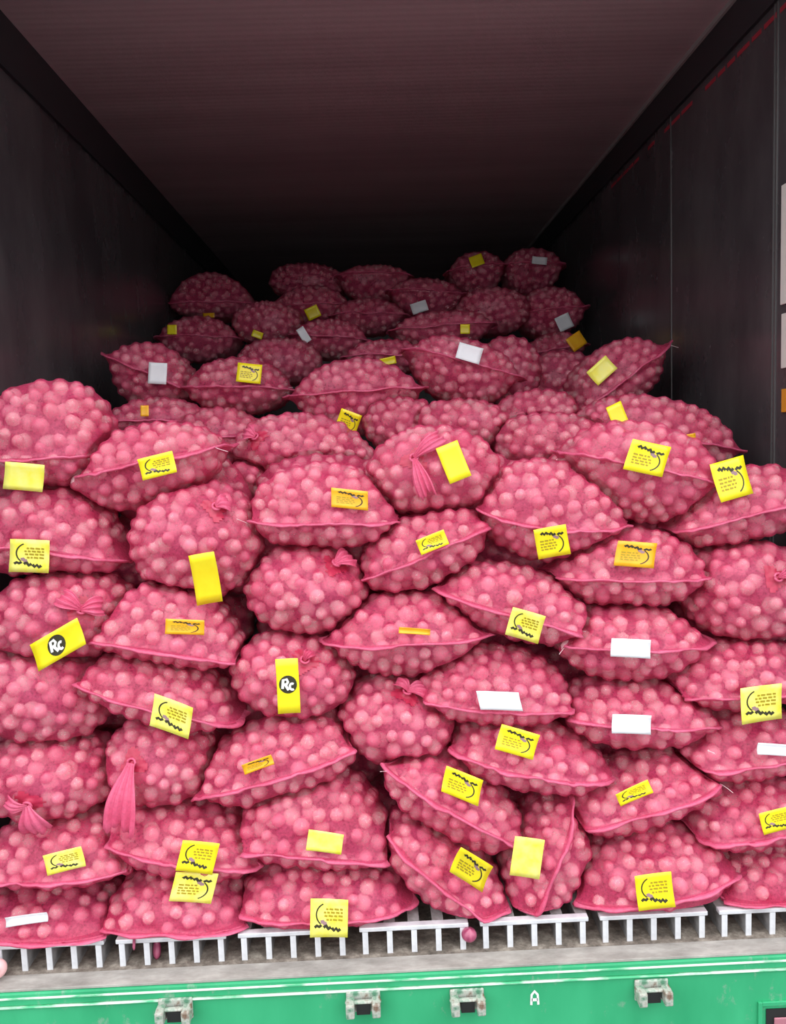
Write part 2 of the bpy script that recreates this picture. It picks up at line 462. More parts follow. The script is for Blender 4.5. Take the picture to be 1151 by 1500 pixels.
def unwarp(s, L):
    L = L.copy(); L[:, 1] -= s.bendk*s.bu*(L[:, 0]/s.a)**2; return L
def Fval(s, P):
    d = P-s.c
    L = unwarp(s, np.stack([d@s.u, d@s.v, d@s.w_], -1))
    X = np.abs(L[:, 0])/s.a
    Yv = np.where(L[:, 1] > 0, L[:, 1]/s.bu, -L[:, 1]/s.bd)
    Z = np.where(L[:, 2] > 0, L[:, 2]/s.cf, -L[:, 2]/s.cb)
    return ((X**s.nn+Z**s.nn)**(s.mm/s.nn)+Yv**s.mm)**(1.0/s.mm)
def base_surface(s, D):
    X, Yv, Z = np.abs(D[:, 0]), np.abs(D[:, 1]), np.abs(D[:, 2])
    k = 1.0/((X**s.nn+Z**s.nn)**(s.mm/s.nn)+Yv**s.mm)**(1.0/s.mm)
    B = D*k[:, None]
    lump = 0
    for i in range(4):
        lump = lump + 0.014*np.sin(B[:, 0]*(2.2+i*0.9)+s.ph[i])*np.sin(B[:, 1]*(2.4+i*0.7)+s.ph[i+4])*np.cos(B[:, 2]*(1.8+i*0.8)+s.ph[i+8])
    B = B*(1+lump)[:, None]
    if s.style == 'P':
        e = np.exp(-(B[:, 1]/0.17)**2)*np.clip(np.abs(B[:, 0]), 0, 1.2)**5
        B[:, 0] += np.sign(B[:, 0])*e*s.ear*2.0
        B[:, 2] += e*s.ear*0.8*(B[:, 2] > 0)
    L = np.empty_like(B)
    L[:, 0] = B[:, 0]*s.a
    L[:, 1] = np.where(B[:, 1] > 0, B[:, 1]*s.bu, B[:, 1]*s.bd) + s.bendk*s.bu*B[:, 0]**2
    L[:, 2] = np.where(B[:, 2] > 0, B[:, 2]*s.cf, B[:, 2]*s.cb)
    P = s.c + L[:, :1]*s.u + L[:, 1:2]*s.v + L[:, 2:3]*s.w_
    return squash(s, P), B
def squash(s, P, mg=0.035):
    """press the sack flat where it meets its neighbours, the floor and the walls"""
    P = P.copy()
    for _ in range(2):
        for o in s.near:
            fi, fj = Fval(s, P), Fval(o, P)
            bad = fj < fi+mg
            bad &= fj < 1.05
            if not bad.any(): continue
            Q = P[bad]; d = Q-s.c
            lo, hi = np.zeros(len(Q)), np.ones(len(Q))
            for _k in range(14):
                t = (lo+hi)/2; T = s.c+d*t[:, None]
                ok = Fval(o, T) >= np.minimum(Fval(s, T)+mg, 1.05)
                lo = np.where(ok, t, lo); hi = np.where(ok, hi, t)
            P[bad] = s.c+d*lo[:, None]
    P[:, 2] = np.maximum(P[:, 2], 0.006)
    P[:, 0] = np.clip(P[:, 0], -HW+0.008, HW-0.008)
    return P

# ---- the list: picture position, size, tilt, distance, style, label, tags (x, y, w, h, tilt, kind)
# --- front face of the pile, from the floor upwards
sack(85, 1326, 235, 96, -4, 1.970, 'P', 'flattened sack on the floor rails with a folded white tag, beside the dark left wall', [(40, 1345, 62, 14, 8, 'W')], seam=0.62, bend=-0.25, thread=1)
sack(268, 1306, 222, 100, -2, 1.970, 'P', 'sack on the floor with a pale yellow tag directly below another yellow tag', [(284, 1299, 62, 44, -3, 'y', 0.14)], seam=0.70, bend=-0.2, ear=0.07)
sack(474, 1302, 236, 108, 1, 1.970, 'P', 'floor sack whose square yellow tag hangs over the rails, third in the bottom row', [(482, 1344, 55, 56, -1, 'yd')], seam=0.55, m=2.2)
sack(656, 1272, 226, 112, -38, 1.980, 'P', 'steeply slanting sack on the floor with a yellow printed tag, above the loose red onion', [(689, 1271, 56, 40, -32, 'Y', -0.10)], seam=0.50, m=2.1)
sack(795, 1254, 190, 118, 66, 1.990, 'P', 'upright narrow sack with a cream white tag, standing between two slanting sacks', [(772, 1255, 44, 58, -8, 'yn')], seam=0.45, m=2.1)
sack(948, 1271, 222, 128, 9, 1.970, 'P', 'floor sack with a square bright yellow tag hanging just above the rails', [(958, 1304, 54, 52, 7, 'Yd')], seam=0.55, m=2.0, ear=0.06)
sack(1112, 1284, 180, 112, 13, 1.980, 'P', 'untagged sack on the floor rails at the right wall, lowest of its stack', [], seam=0.55, m=2.0)
sack(92, 1234, 228, 110, 2, 1.980, 'P', 'sack with a small yellow tag lying under the tied sack at the left wall', [(95, 1260, 58, 30, 14, 'yd')], seam=0.68, thread=1, m=1.9)
sack(276, 1224, 226, 108, -9, 1.990, 'P', 'sack with a yellow tag hanging right above a pale tag, under a wide net tail', [(290, 1254, 54, 46, -6, 'Yd', 0.12)], seam=0.52, m=2.0)
sack(465, 1189, 224, 132, -4, 1.990, 'P', 'plump sack with a curled yellow tag, resting on the third floor sack', [(476, 1232, 52, 30, -8, 'ydn')], seam=0.72, m=2.1, bend=-0.1)
sack(660, 1164, 232, 112, -30, 1.990, 'P', 'slanting sack with a bright yellow tag, second from the floor below the knotted sack', [(676, 1150, 58, 38, -22, 'Y', -0.12)], seam=0.46, m=2.0, thread=1)
sack(930, 1156, 226, 104, 17, 2.000, 'P', 'tilted sack with a narrow yellow tag, below the torn white tag', [(928, 1161, 52, 20, 24, 'Yd')], seam=0.52, m=2.0, thread=1)
sack(1092, 1184, 182, 104, 10, 1.990, 'P', 'sack with a yellow tag cut off by the picture edge, second from the floor', [(1136, 1201, 46, 32, 14, 'Yd')], seam=0.58, m=2.0)
sack(72, 1131, 198, 132, 0, 2.010, 'K', 'round untagged sack at the left wall with its tied neck hanging down at the corner', [], knot=(40, 1180), tails=[(-75, 0.075, 0.075), (170, 0.05, 0.04)])
sack(238, 1107, 158, 138, 0, 2.030, 'K', 'round sack with a broad pink net tail hanging down over the sack below', [], knot=(193, 1118), tails=[(-97, 0.155, 0.085)])
sack(410, 1105, 236, 116, 17, 2.010, 'P', 'tilted sack with a thin edge-on amber tag, left of the knotted sack', [(378, 1119, 46, 15, 20, 'A')], seam=0.55, m=2.1)
sack(580, 1051, 172, 132, -4, 2.040, 'K', 'untagged knotted sack with a frayed red knot, below the diamond-shaped sack', [], knot=(598, 1014), tails=[(15, 0.05, 0.05), (115, 0.04, 0.04)])
sack(772, 1103, 226, 104, -10, 2.000, 'P', 'sack with an amber-yellow tag above its seam, just below a white-tagged sack', [(757, 1086, 58, 38, -16, 'Y')], seam=0.55, m=2.0, bend=0.1)
sack(1083, 1084, 196, 104, 8, 2.020, 'P', 'sack at the right wall with a thin white tag cut off by the picture edge', [(1134, 1097, 52, 17, -4, 'W')], seam=0.60, m=2.0)
sack(66, 1012, 196, 142, -6, 2.040, 'R', 'round untagged sack at the left wall, below the tag with the black logo', [], m=2.2)
sack(238, 1007, 226, 100, -15, 2.020, 'P', 'sloping sack with a pale yellow diamond-set tag, left of the upright logo tag', [(252, 1048, 60, 46, -20, 'yd', -0.15)], seam=0.58, m=1.9, ear=0.06)
sack(430, 986, 178, 126, -8, 2.040, 'K', 'roundish sack with an upright strip tag bearing a black round logo', [(422, 1004, 33, 80, 3, 'L0.52')], knot=(448, 968), tails=[(60, 0.03, 0.03)])
sack(722, 1000, 226, 112, -4, 2.030, 'P', 'sack with a white tag hanging from its seam, right of the diamond-shaped sack', [(731, 1026, 62, 27, -2, 'W', -0.12)], seam=0.66, m=2.0)
sack(928, 1041, 218, 102, -3, 2.030, 'P', 'lower of two stacked sacks with white tags, its tag torn at the bottom', [(924, 1060, 57, 28, -2, 'W')], seam=0.50, m=2.1)
sack(914, 939, 212, 112, 0, 2.040, 'P', 'upper of two stacked sacks with white tags, just below the amber-tagged sack', [(923, 949, 58, 27, -3, 'W')], seam=0.45, m=1.9, thread=1)
sack(1082, 982, 214, 100, 5, 2.030, 'P', 'sack at the right wall with a pale yellow tag drooping from its seam', [(1114, 1030, 60, 52, 8, 'yd', 0.1)], seam=0.66, m=2.0)
sack(92, 900, 204, 142, 8, 2.060, 'K', 'sack at the left wall with a bright strip tag bearing a black round logo', [(86, 943, 80, 40, 30, 'L0.46', 0.1)], knot=(122, 893), tails=[(15, 0.05, 0.05), (150, 0.06, 0.05)])
sack(254, 908, 224, 126, -9, 2.040, 'P', 'peaked sack with a small amber tag on a ruffled seam, below the hanging plain tag', [(271, 918, 57, 22, -2, 'A')], seam=0.70, m=1.65, ear=0.08, bend=-0.1)
sack(450, 862, 174, 132, 0, 2.070, 'K', 'round untagged sack with a folded red corner, directly below the wide amber-tagged sack', [], knot=(492, 826), tails=[(40, 0.05, 0.06)], thread=0)
sack(594, 926, 224, 126, 3, 2.040, 'P', 'diamond-shaped sack with a thin flat tag lying on its middle seam', [(607, 924, 46, 9, -4, 'An')], seam=0.50, m=1.7, ear=0.07)
sack(757, 881, 232, 108, -16, 2.050, 'P', 'sloping sack with a drooping yellow tag, right of the diamond-shaped sack', [(769, 915, 50, 42, -16, 'yd')], seam=0.58, m=1.8, thread=1)
sack(916, 829, 220, 116, 0, 2.080, 'P', 'sack with a square amber tag above its seam, below the big yellow-tagged sack', [(930, 812, 58, 37, -4, 'A', 0.06)], seam=0.58, m=2.0, ear=0.06)
sack(1088, 863, 172, 144, 0, 2.080, 'K', 'big round untagged sack against the right wall', [], m=2.3, knot=(1141, 846), tails=[(20, 0.03, 0.03)])
sack(620, 803, 196, 108, 24, 2.080, 'P', 'small tilted sack with a narrow yellow tag, under the tied sack with a plain tag', [(633, 794, 44, 23, 22, 'Yd')], seam=0.50, m=2.0)
sack(290, 790, 190, 170, 0, 2.080, 'K', 'large round sack with a red rosette knot and a long plain yellow strip tag', [(302, 846, 38, 74, 10, 'P')], knot=(316, 744), tails=[(30, 0.035, 0.05)])
sack(473, 740, 214, 120, 0, 2.090, 'P', 'wide sack with an amber tag above its straight seam, left of the tied sack', [(512, 731, 54, 28, -6, 'A', -0.06)], seam=0.66, m=2.2, thread=1)
sack(802, 746, 210, 146, -6, 2.100, 'P', 'plump sack with a yellow tag hanging from its rising seam, beside the tied sack', [(808, 793, 48, 44, 10, 'Y')], seam=0.64, m=2.0, bend=0.12)
sack(74, 776, 214, 130, -2, 2.090, 'P', 'sack at the left wall with a pale upside-down tag on its drooping seam', [(44, 814, 58, 48, -2, 'yd')], seam=0.64, m=2.1, bend=-0.2)
sack(634, 691, 190, 132, 4, 2.120, 'K', 'tied sack with pink net flaps and a plain tilted yellow strip tag', [(664, 677, 34, 56, 22, 'P')], knot=(606, 672), tails=[(38, 0.085, 0.045), (-70, 0.10, 0.045)])
sack(934, 691, 226, 142, -11, 2.120, 'P', 'big sack with a square yellow printed tag on top, above the amber-tagged sack', [(947, 671, 58, 46, -12, 'Y', 0.08)], seam=0.46, m=2.0)
sack(1082, 741, 216, 108, 16, 2.110, 'P', 'sack by the right wall with a large tilted bright yellow printed tag', [(1070, 702, 50, 58, 16, 'Y')], seam=0.52, m=2.0)
sack(219, 684, 222, 120, 12, 2.120, 'P', 'plump sack with a bright yellow tag, right of the topmost sack at the left wall', [(231, 682, 52, 32, 14, 'Yd')], seam=0.45, m=2.0, thread=1)
sack(76, 635, 186, 152, 2, 2.120, 'P', 'topmost rounded sack at the left wall with a pale yellow hanging tag', [(36, 698, 58, 40, -5, 'ydn')], seam=0.72, m=2.3, ear=0.02)
# --- sacks buried behind the front face, showing only as dark slivers in its gaps
BURIED = {
    (1, 2): 'untagged sack in the gap between the plump curled-tag sack and the slanting sacks',
    (1, 3): 'untagged sack glimpsed in the gap just above the upright narrow sack',
    (2, 1): 'untagged sack glimpsed between the broad-tail sack and the thin amber-tagged one',
    (2, 2): 'untagged sack in the dark gap under the frayed red knot sack',
    (2, 4): 'untagged sack in the gap just below the torn white tag',
    (3, 0): 'untagged sack in the gap beside the sloping sack with the diamond-set tag',
    (3, 1): 'untagged sack in the gap beside the upright strip tag with logo',
    (3, 2): 'untagged sack glimpsed under the lower edge of the diamond-shaped sack',
    (3, 3): 'untagged sack between the drooping yellow tag and the upper white-tagged sack',
    (4, 1): 'untagged sack glimpsed behind the shoulder of the peaked amber-tagged sack',
    (4, 2): 'untagged sack glimpsed below the round sack with the folded red corner',
    (4, 3): 'untagged sack glimpsed above the upper edge of the diamond-shaped sack',
    (4, 5): 'untagged sack glimpsed below the big round sack against the right wall',
    (5, 0): 'half-hidden untagged sack in the dark gap beside the large rosette-knot sack',
    (5, 1): 'untagged sack between the rosette-knot sack and the folded-corner round sack',
    (5, 2): 'untagged sack between the wide amber-tagged sack and the small tilted sack',
    (5, 3): 'untagged sack glimpsed under the plump sack with the rising seam',
    (5, 4): 'untagged sack glimpsed under the big sack with the square yellow printed tag',
    (6, 0): 'untagged sack glimpsed under the topmost rounded sack at the left wall',
    (6, 1): 'untagged sack glimpsed just above the large rosette-knot sack',
    (6, 2): 'untagged sack glimpsed just above the wide amber-tagged sack',
    (6, 3): 'untagged sack glimpsed behind the tied sack with pink net flaps',
}
for _j, _y in enumerate((1290, 1195, 1100, 1005, 910, 815, 730)):
    for _i in range(5 if _j % 2 or _j == 6 else 6):
        sack(75+200*_i+(90 if _j % 2 else 0), _y-4*_i, 196, 112, 0, 2.30, 'R', BURIED.get((_j, _i), 'untagged sack buried out of sight behind the front face of the pile'), [], m=2.3, n=14,
             group='sacks buried behind the front face')
# --- the step behind the front face
sack(958, 640, 226, 112, -10, 2.50, 'P', 'sack behind the big yellow-tagged sack, with a slanted yellow tag on its edge', [(906, 613, 24, 44, 26, 'Y', 0.1), (1008, 643, 22, 14, 10, 'An')], seam=0.5, m=2.1)
sack(812, 652, 172, 92, -4, 2.46, 'R', 'untagged sack wedged behind the plump sack with the rising seam', [], m=2.2)
sack(446, 664, 200, 112, -8, 2.44, 'K', 'untagged tied sack behind the wide amber-tagged sack, its knot on the left end', [], knot=(372, 640), tails=[(150, 0.04, 0.06)])
sack(362, 705, 70, 60, 0, 2.40, 'R', 'small sack corner poking out between rosette-knot sack and wide amber-tagged sack', [], m=2.2)
sack(320, 640, 130, 84, 0, 2.62, 'P', 'shadowed untagged sack with loose threads behind the plump yellow-tagged sack', [], seam=0.5, thread=3)
sack(588, 622, 110, 76, 0, 2.66, 'R', 'dim untagged sack in the gap below the tip of the pointed folded-tag sack', [], m=2.2)
sack(674, 622, 140, 72, 0, 2.58, 'R', 'untagged sack peeping out above the tied sack with the plain strip', [], m=2.2)
sack(232, 618, 138, 70, 0, 2.72, 'P', 'shadowed sack with a tiny dull tag, below the white square-tagged sack', [(212, 602, 12, 16, 0, 'An')], seam=0.5)
sack(786, 612, 120, 80, 4, 2.72, 'R', 'untagged dim sack above the wedged sack, below the white-tagged pointed sack', [], m=2.2)
sack(522, 582, 180, 110, 4, 2.80, 'P', 'pointed sack with a folded yellow tag hanging at its lower edge', [(510, 618, 32, 32, -20, 'Y')], seam=0.45, m=1.8, ear=0.07)
sack(676, 545, 160, 94, -14, 2.95, 'P', 'pointed sack with a clean white tag on its upper edge, mid pile', [(687, 518, 36, 24, -16, 'W')], seam=0.40, m=1.9, ear=0.07)
sack(902, 552, 146, 92, 36, 2.98, 'P', 'raised corner sack with a yellow and white tag against the glossy wall', [(881, 543, 38, 26, 42, 'yn')], seam=0.55, m=2.0, ear=0.10, thread=1)
sack(350, 566, 146, 82, 0, 3.00, 'P', 'sack with a small square yellow tag, right of the white square-tagged sack', [(365, 547, 36, 28, -6, 'Y')], seam=0.56, m=2.0, thread=1)
sack(223, 553, 122, 96, -22, 3.05, 'P', 'peaked sack with a white square tag beside the dark left wall', [(231, 547, 27, 31, -3, 'W')], seam=0.45, m=1.8, ear=0.08)
sack(745, 545, 90, 100, 0, 3.25, 'R', 'dim untagged sack behind the pointed white-tagged sack', [], m=2.2)
sack(820, 562, 110, 92, 0, 3.40, 'R', 'dim untagged sack below the hanging amber tag near the glossy wall', [], m=2.2)
# --- the far, dark part of the pile
sack(566, 524, 118, 52, 0, 3.45, 'P', 'dim sack with a small yellow tag behind the pointed sack', [(568, 529, 24, 11, 12, 'Yn')], seam=0.5)
sack(410, 530, 120, 66, 0, 3.60, 'R', 'shadowed untagged sack behind the small square-tagged sack', [], m=2.2)
sack(484, 497, 108, 58, -4, 3.95, 'P', 'dark sack with a narrow slanted white tag at its end', [(445, 491, 12, 24, 32, 'W')], seam=0.5)
sack(648, 484, 142, 56, 4, 3.80, 'P', 'dark wide sack with a tiny yellow tag, above the clean white tag', [(681, 482, 14, 14, 0, 'Yn')], seam=0.45)
sack(292, 497, 110, 66, 0, 4.10, 'P', 'dark sack with tiny dull yellow tag, low by the left wall', [(252, 483, 14, 14, 0, 'Yn')], seam=0.5)
sack(392, 474, 100, 62, 0, 4.20, 'R', 'dark rounded sack between the wall-side pair and the yellow-tagged sack', [(377, 490, 16, 10, -20, 'Yn')], m=2.2)
sack(812, 514, 84, 52, 10, 4.00, 'P', 'dark sack with a tilted amber tag beside the glossy wall', [(844, 500, 24, 22, 35, 'An')], seam=0.5)
sack(805, 458, 96, 72, 6, 4.30, 'P', 'dark sack with a grey-white tilted tag beside the glossy wall', [(826, 472, 22, 22, 25, 'W')], seam=0.5)
sack(722, 456, 104, 66, 0, 4.20, 'R', 'dark untagged sack below the two topmost sacks', [], m=2.2)
sack(540, 464, 104, 52, 0, 4.35, 'P', 'dark untagged sack under the smooth domed sack', [], seam=0.5)
sack(456, 448, 108, 56, 3, 4.50, 'P', 'dark sack with a small yellow tag at its lower edge, left of the dome', [(458, 458, 20, 18, 25, 'Yn')], seam=0.55)
sack(624, 438, 104, 58, -3, 4.50, 'P', 'dark sack with a small slanted white tag, right of the dome', [(614, 450, 24, 16, 18, 'W')], seam=0.4)
sack(548, 418, 100, 54, 0, 4.70, 'P', 'smooth domed dark sack standing out against the black back', [], seam=0.3, m=2.1)
sack(310, 434, 118, 66, 0, 4.60, 'P', 'dark sack topmost by the left wall with a faint pale tag below it', [(306, 462, 17, 7, 2, 'An')], seam=0.7)
sack(452, 415, 112, 54, -4, 4.85, 'R', 'almost black untagged sack at the top of the pile', [], m=2.2)
sack(698, 402, 78, 62, 6, 4.70, 'P', 'topmost dark sack with a small yellow tag on its crown', [(698, 382, 20, 16, 20, 'Yn')], seam=0.4)
sack(778, 399, 86, 66, 0, 4.75, 'P', 'topmost dark sack with a small white tag, next to the glossy wall', [(790, 382, 22, 11, -6, 'W')], seam=0.4)

for s in SACKS:
    R = max(s.a, s.bu, s.bd, s.cb)
    s.near = [o for o in SACKS if o is not s and np.linalg.norm(o.c-s.c) < R+max(o.a, o.bu, o.bd, o.cb)+0.05]

# ------------------------------------------------------------------ printed tags
def rot180(st): return [([(1-a, 1-b) for a, b in p], w, m) for p, w, m in st]
def zig(x0, y0, x1, y1, k, amp):
    return [(x0+(x1-x0)*i/k, y0+(y1-y0)*i/k+(amp if i % 2 else -amp)) for i in range(k+1)]
def arc(cx, cy, rx, ry, a0, a1, k=9):
    return [(cx+rx*math.cos(math.radians(a0+(a1-a0)*i/k)), cy+ry*math.sin(math.radians(a0+(a1-a0)*i/k))) for i in range(k+1)]
PRINT = [(zig(0.20, 0.81, 0.42, 0.79, 4, 0.03), 0.085, 0), (zig(0.45, 0.77, 0.64, 0.72, 3, 0.035), 0.09, 0), (zig(0.70, 0.71, 0.88, 0.73, 3, 0.02), 0.075, 0),
         (zig(0.56, 0.66, 0.72, 0.60, 3, 0.02), 0.10, 2),
         (arc(0.50, 0.42, 0.34, 0.32, 48, -62), 0.035, 0)]
for r_i, yy_ in enumerate((0.56, 0.46, 0.37, 0.28)):
    x = 0.14
    while x < 0.60-0.05*(r_i % 2):
        ln = 0.05+0.07*random.random(); PRINT.append(([(x, yy_), (x+ln, yy_-0.01)], 0.05, 1)); x += ln+0.03
LOGO_GLYPH = [([(-0.62, -0.42), (-0.50, 0.55), (-0.10, 0.60), (0.02, 0.30), (-0.16, 0.05), (-0.48, 0.02)], 0.30, 0), ([(-0.30, 0.02), (0.06, -0.60)], 0.30, 0),
              (arc(0.46, -0.22, 0.26, 0.34, 50, 310, 9), 0.26, 0)]

def make_tag(s, root, tg, verts, normals):
    x, y, w, h, rot, kind = tg[:6]
    skew = tg[6] if len(tg) > 6 else 0.0
    r = math.radians(rot)
    ex = np.array([math.cos(r), -math.sin(r)]); ey = np.array([-math.sin(r), -math.cos(r)])
    px = project(verts)
    rel = px-np.array([x, y])
    lu, lv = rel@ex, rel@ey
    pad = 5
    front = (normals*(CAM-verts)).sum(1) > 0
    inb = front & (np.abs(lu) < w/2+pad) & (np.abs(lv) < h/2+pad)
    Yc = s.c[1]-s.cf
    if inb.sum() >= 4:
        Q = verts[inb]
        q0 = Q.mean(0)
        A = np.stack([np.ones(len(Q)), Q[:, 0]-q0[0], Q[:, 2]-q0[2]], -1)
        reg = np.diag([1e-6, 2e-3, 2e-3])*len(Q)
        co = np.linalg.solve(A.T@A+reg, A.T@Q[:, 1])
        bx, bz = np.clip(co[1]*0.8, -0.6, 0.6), np.clip(co[2]*0.7, -0.55, 0.7)
        resid = Q[:, 1]-(bx*(Q[:, 0]-q0[0])+bz*(Q[:, 2]-q0[2]))
        y0 = np.min(resid)-0.004
    else:
        near = np.argsort((rel**2).sum(1)+(~front)*1e6)[:12]
        q0 = verts[near].mean(0); bx = bz = 0.0; y0 = verts[near][:, 1].min()-0.004
    nrm = np.array([bx, -1.0, bz]); nrm /= np.linalg.norm(nrm)
    p0 = np.array([q0[0], y0, q0[2]])
    org = np.array(s.root_loc)
    cu1, cu2 = rng.uniform(0.10, 0.28), rng.uniform(-0.12, 0.12)
    size = None
    def place(a, b, off=0.0):
        P2 = np.array([x, y])+ex*((a-0.5)*w+skew*(b-0.5)*w)+ey*((b-0.5)*h)
        d = ray(*P2); t = ((p0-CAM)@nrm)/(d@nrm)
        P = CAM+d*t
        lift = cu1*(b-0.5)**2+cu2*(a-0.5)*(b-0.5)+0.10*(a-0.5)**2
        mm = 0.07*min(1.0, w/50.0+0.3)
        return P+nrm*(lift*mm+off)-org
    n = 6
    V, F = [], []
    th = 0.0005
    for lay in (0, 1):
        for j in range(n+1):
            for i in range(n+1): V.append(place(i/n, j/n, th if lay == 0 else 0.0))
    N1 = (n+1)*(n+1)
    for j in range(n):
        for i in range(n):
            a = j*(n+1)+i
            F.append((a, a+1, a+n+2, a+n+1)); F.append((N1+a, N1+a+n+1, N1+a+n+2, N1+a+1))
    rim = [j for j in range(n+1)]+[j*(n+1)+n for j in range(1, n+1)]+[n*(n+1)+i for i in range(n-1, -1, -1)]+[j*(n+1) for j in range(n-1, 0, -1)]
    for k in range(len(rim)):
        a, b = rim[k], rim[(k+1) % len(rim)]
        F.append((a, a+N1, b+N1, b))
    base = {'Y': 'yellow', 'y': 'lemon', 'A': 'amber', 'W': 'white', 'L': 'yellow', 'P': 'yellow'}[kind[0]]
    o = mesh_obj('tag', V, F, M[base], root, True)
    o['label'] = {'yellow': 'yellow printed tag', 'lemon': 'pale yellow printed tag', 'amber': 'amber printed tag', 'white': 'plain white tag'}[base]
    if kind[0] in 'YyA' and w > 24 and h > 8 and 'n' not in kind:
        st = rot180(PRINT) if 'd' in kind else PRINT
        pv, pf, mi = strokes_to_mesh(st, lambda a, b: place(min(max(a, 0.02), 0.98), min(max(b, 0.02), 0.98), th+0.0007), 1.0)
        mesh_obj('print', pv, pf, None, o, mats=[M['ink'], M['ink_olive'], M['ink_purple']], midx=mi)
    if kind[0] == 'P' or kind[0] == 'L':
        o['label'] = 'plain yellow strip tag' if kind[0] == 'P' else 'yellow strip tag with a black round logo'
    if kind[0] == 'L':
        cxl = float(kind[1:] or 0.5)
        horizontal = w > h
        k = 22
        ring = []
        for q in range(k):
            t = 2*math.pi*q/k
            if horizontal: ring.append(place(cxl+0.36*h/w*math.cos(t), 0.5+0.36*math.sin(t), th+0.0008))
            else: ring.append(place(0.5+0.40*math.cos(t), cxl+0.40*w/h*math.sin(t), th+0.0008))
        mesh_obj('logo_disc', ring, [tuple(range(k))], M['ink'], o)
        def gm(a, b):
            if horizontal: return place(cxl+a*0.36*h/w, 0.5+b*0.36, th+0.0030)
            return place(0.5+a*0.40, cxl+b*0.40*w/h, th+0.0030)
        gv, gf, gi = strokes_to_mesh(LOGO_GLYPH, gm, 1.0)
        mesh_obj('logo_letters', gv, gf, M['ink_white'], o)

# ------------------------------------------------------------------ building a sack
def tube(path, rad, seg=5):
    V, F = [], []
    path = [np.asarray(p, float) for p in path]
    for i, p in enumerate(path):
        t = path[min(i+1, len(path)-1)]-path[max(i-1, 0)]; t = t/(np.linalg.norm(t)+1e-9)
        a = np.cross(t, [0.3, 0.2, 1.0]); a /= np.linalg.norm(a)+1e-9; b = np.cross(t, a)
        r = rad(i/(len(path)-1)) if callable(rad) else rad
        for k in range(seg):
            q = 2*math.pi*k/seg; V.append(p+(a*math.cos(q)+b*math.sin(q))*r)
    for i in range(len(path)-1):
        for k in range(seg):
            F.append((i*seg+k, i*seg+(k+1) % seg, (i+1)*seg+(k+1) % seg, (i+1)*seg+k))
    F.append(tuple(range(seg-1, -1, -1))); F.append(tuple((len(path)-1)*seg+k for k in range(seg)))
    return V, F

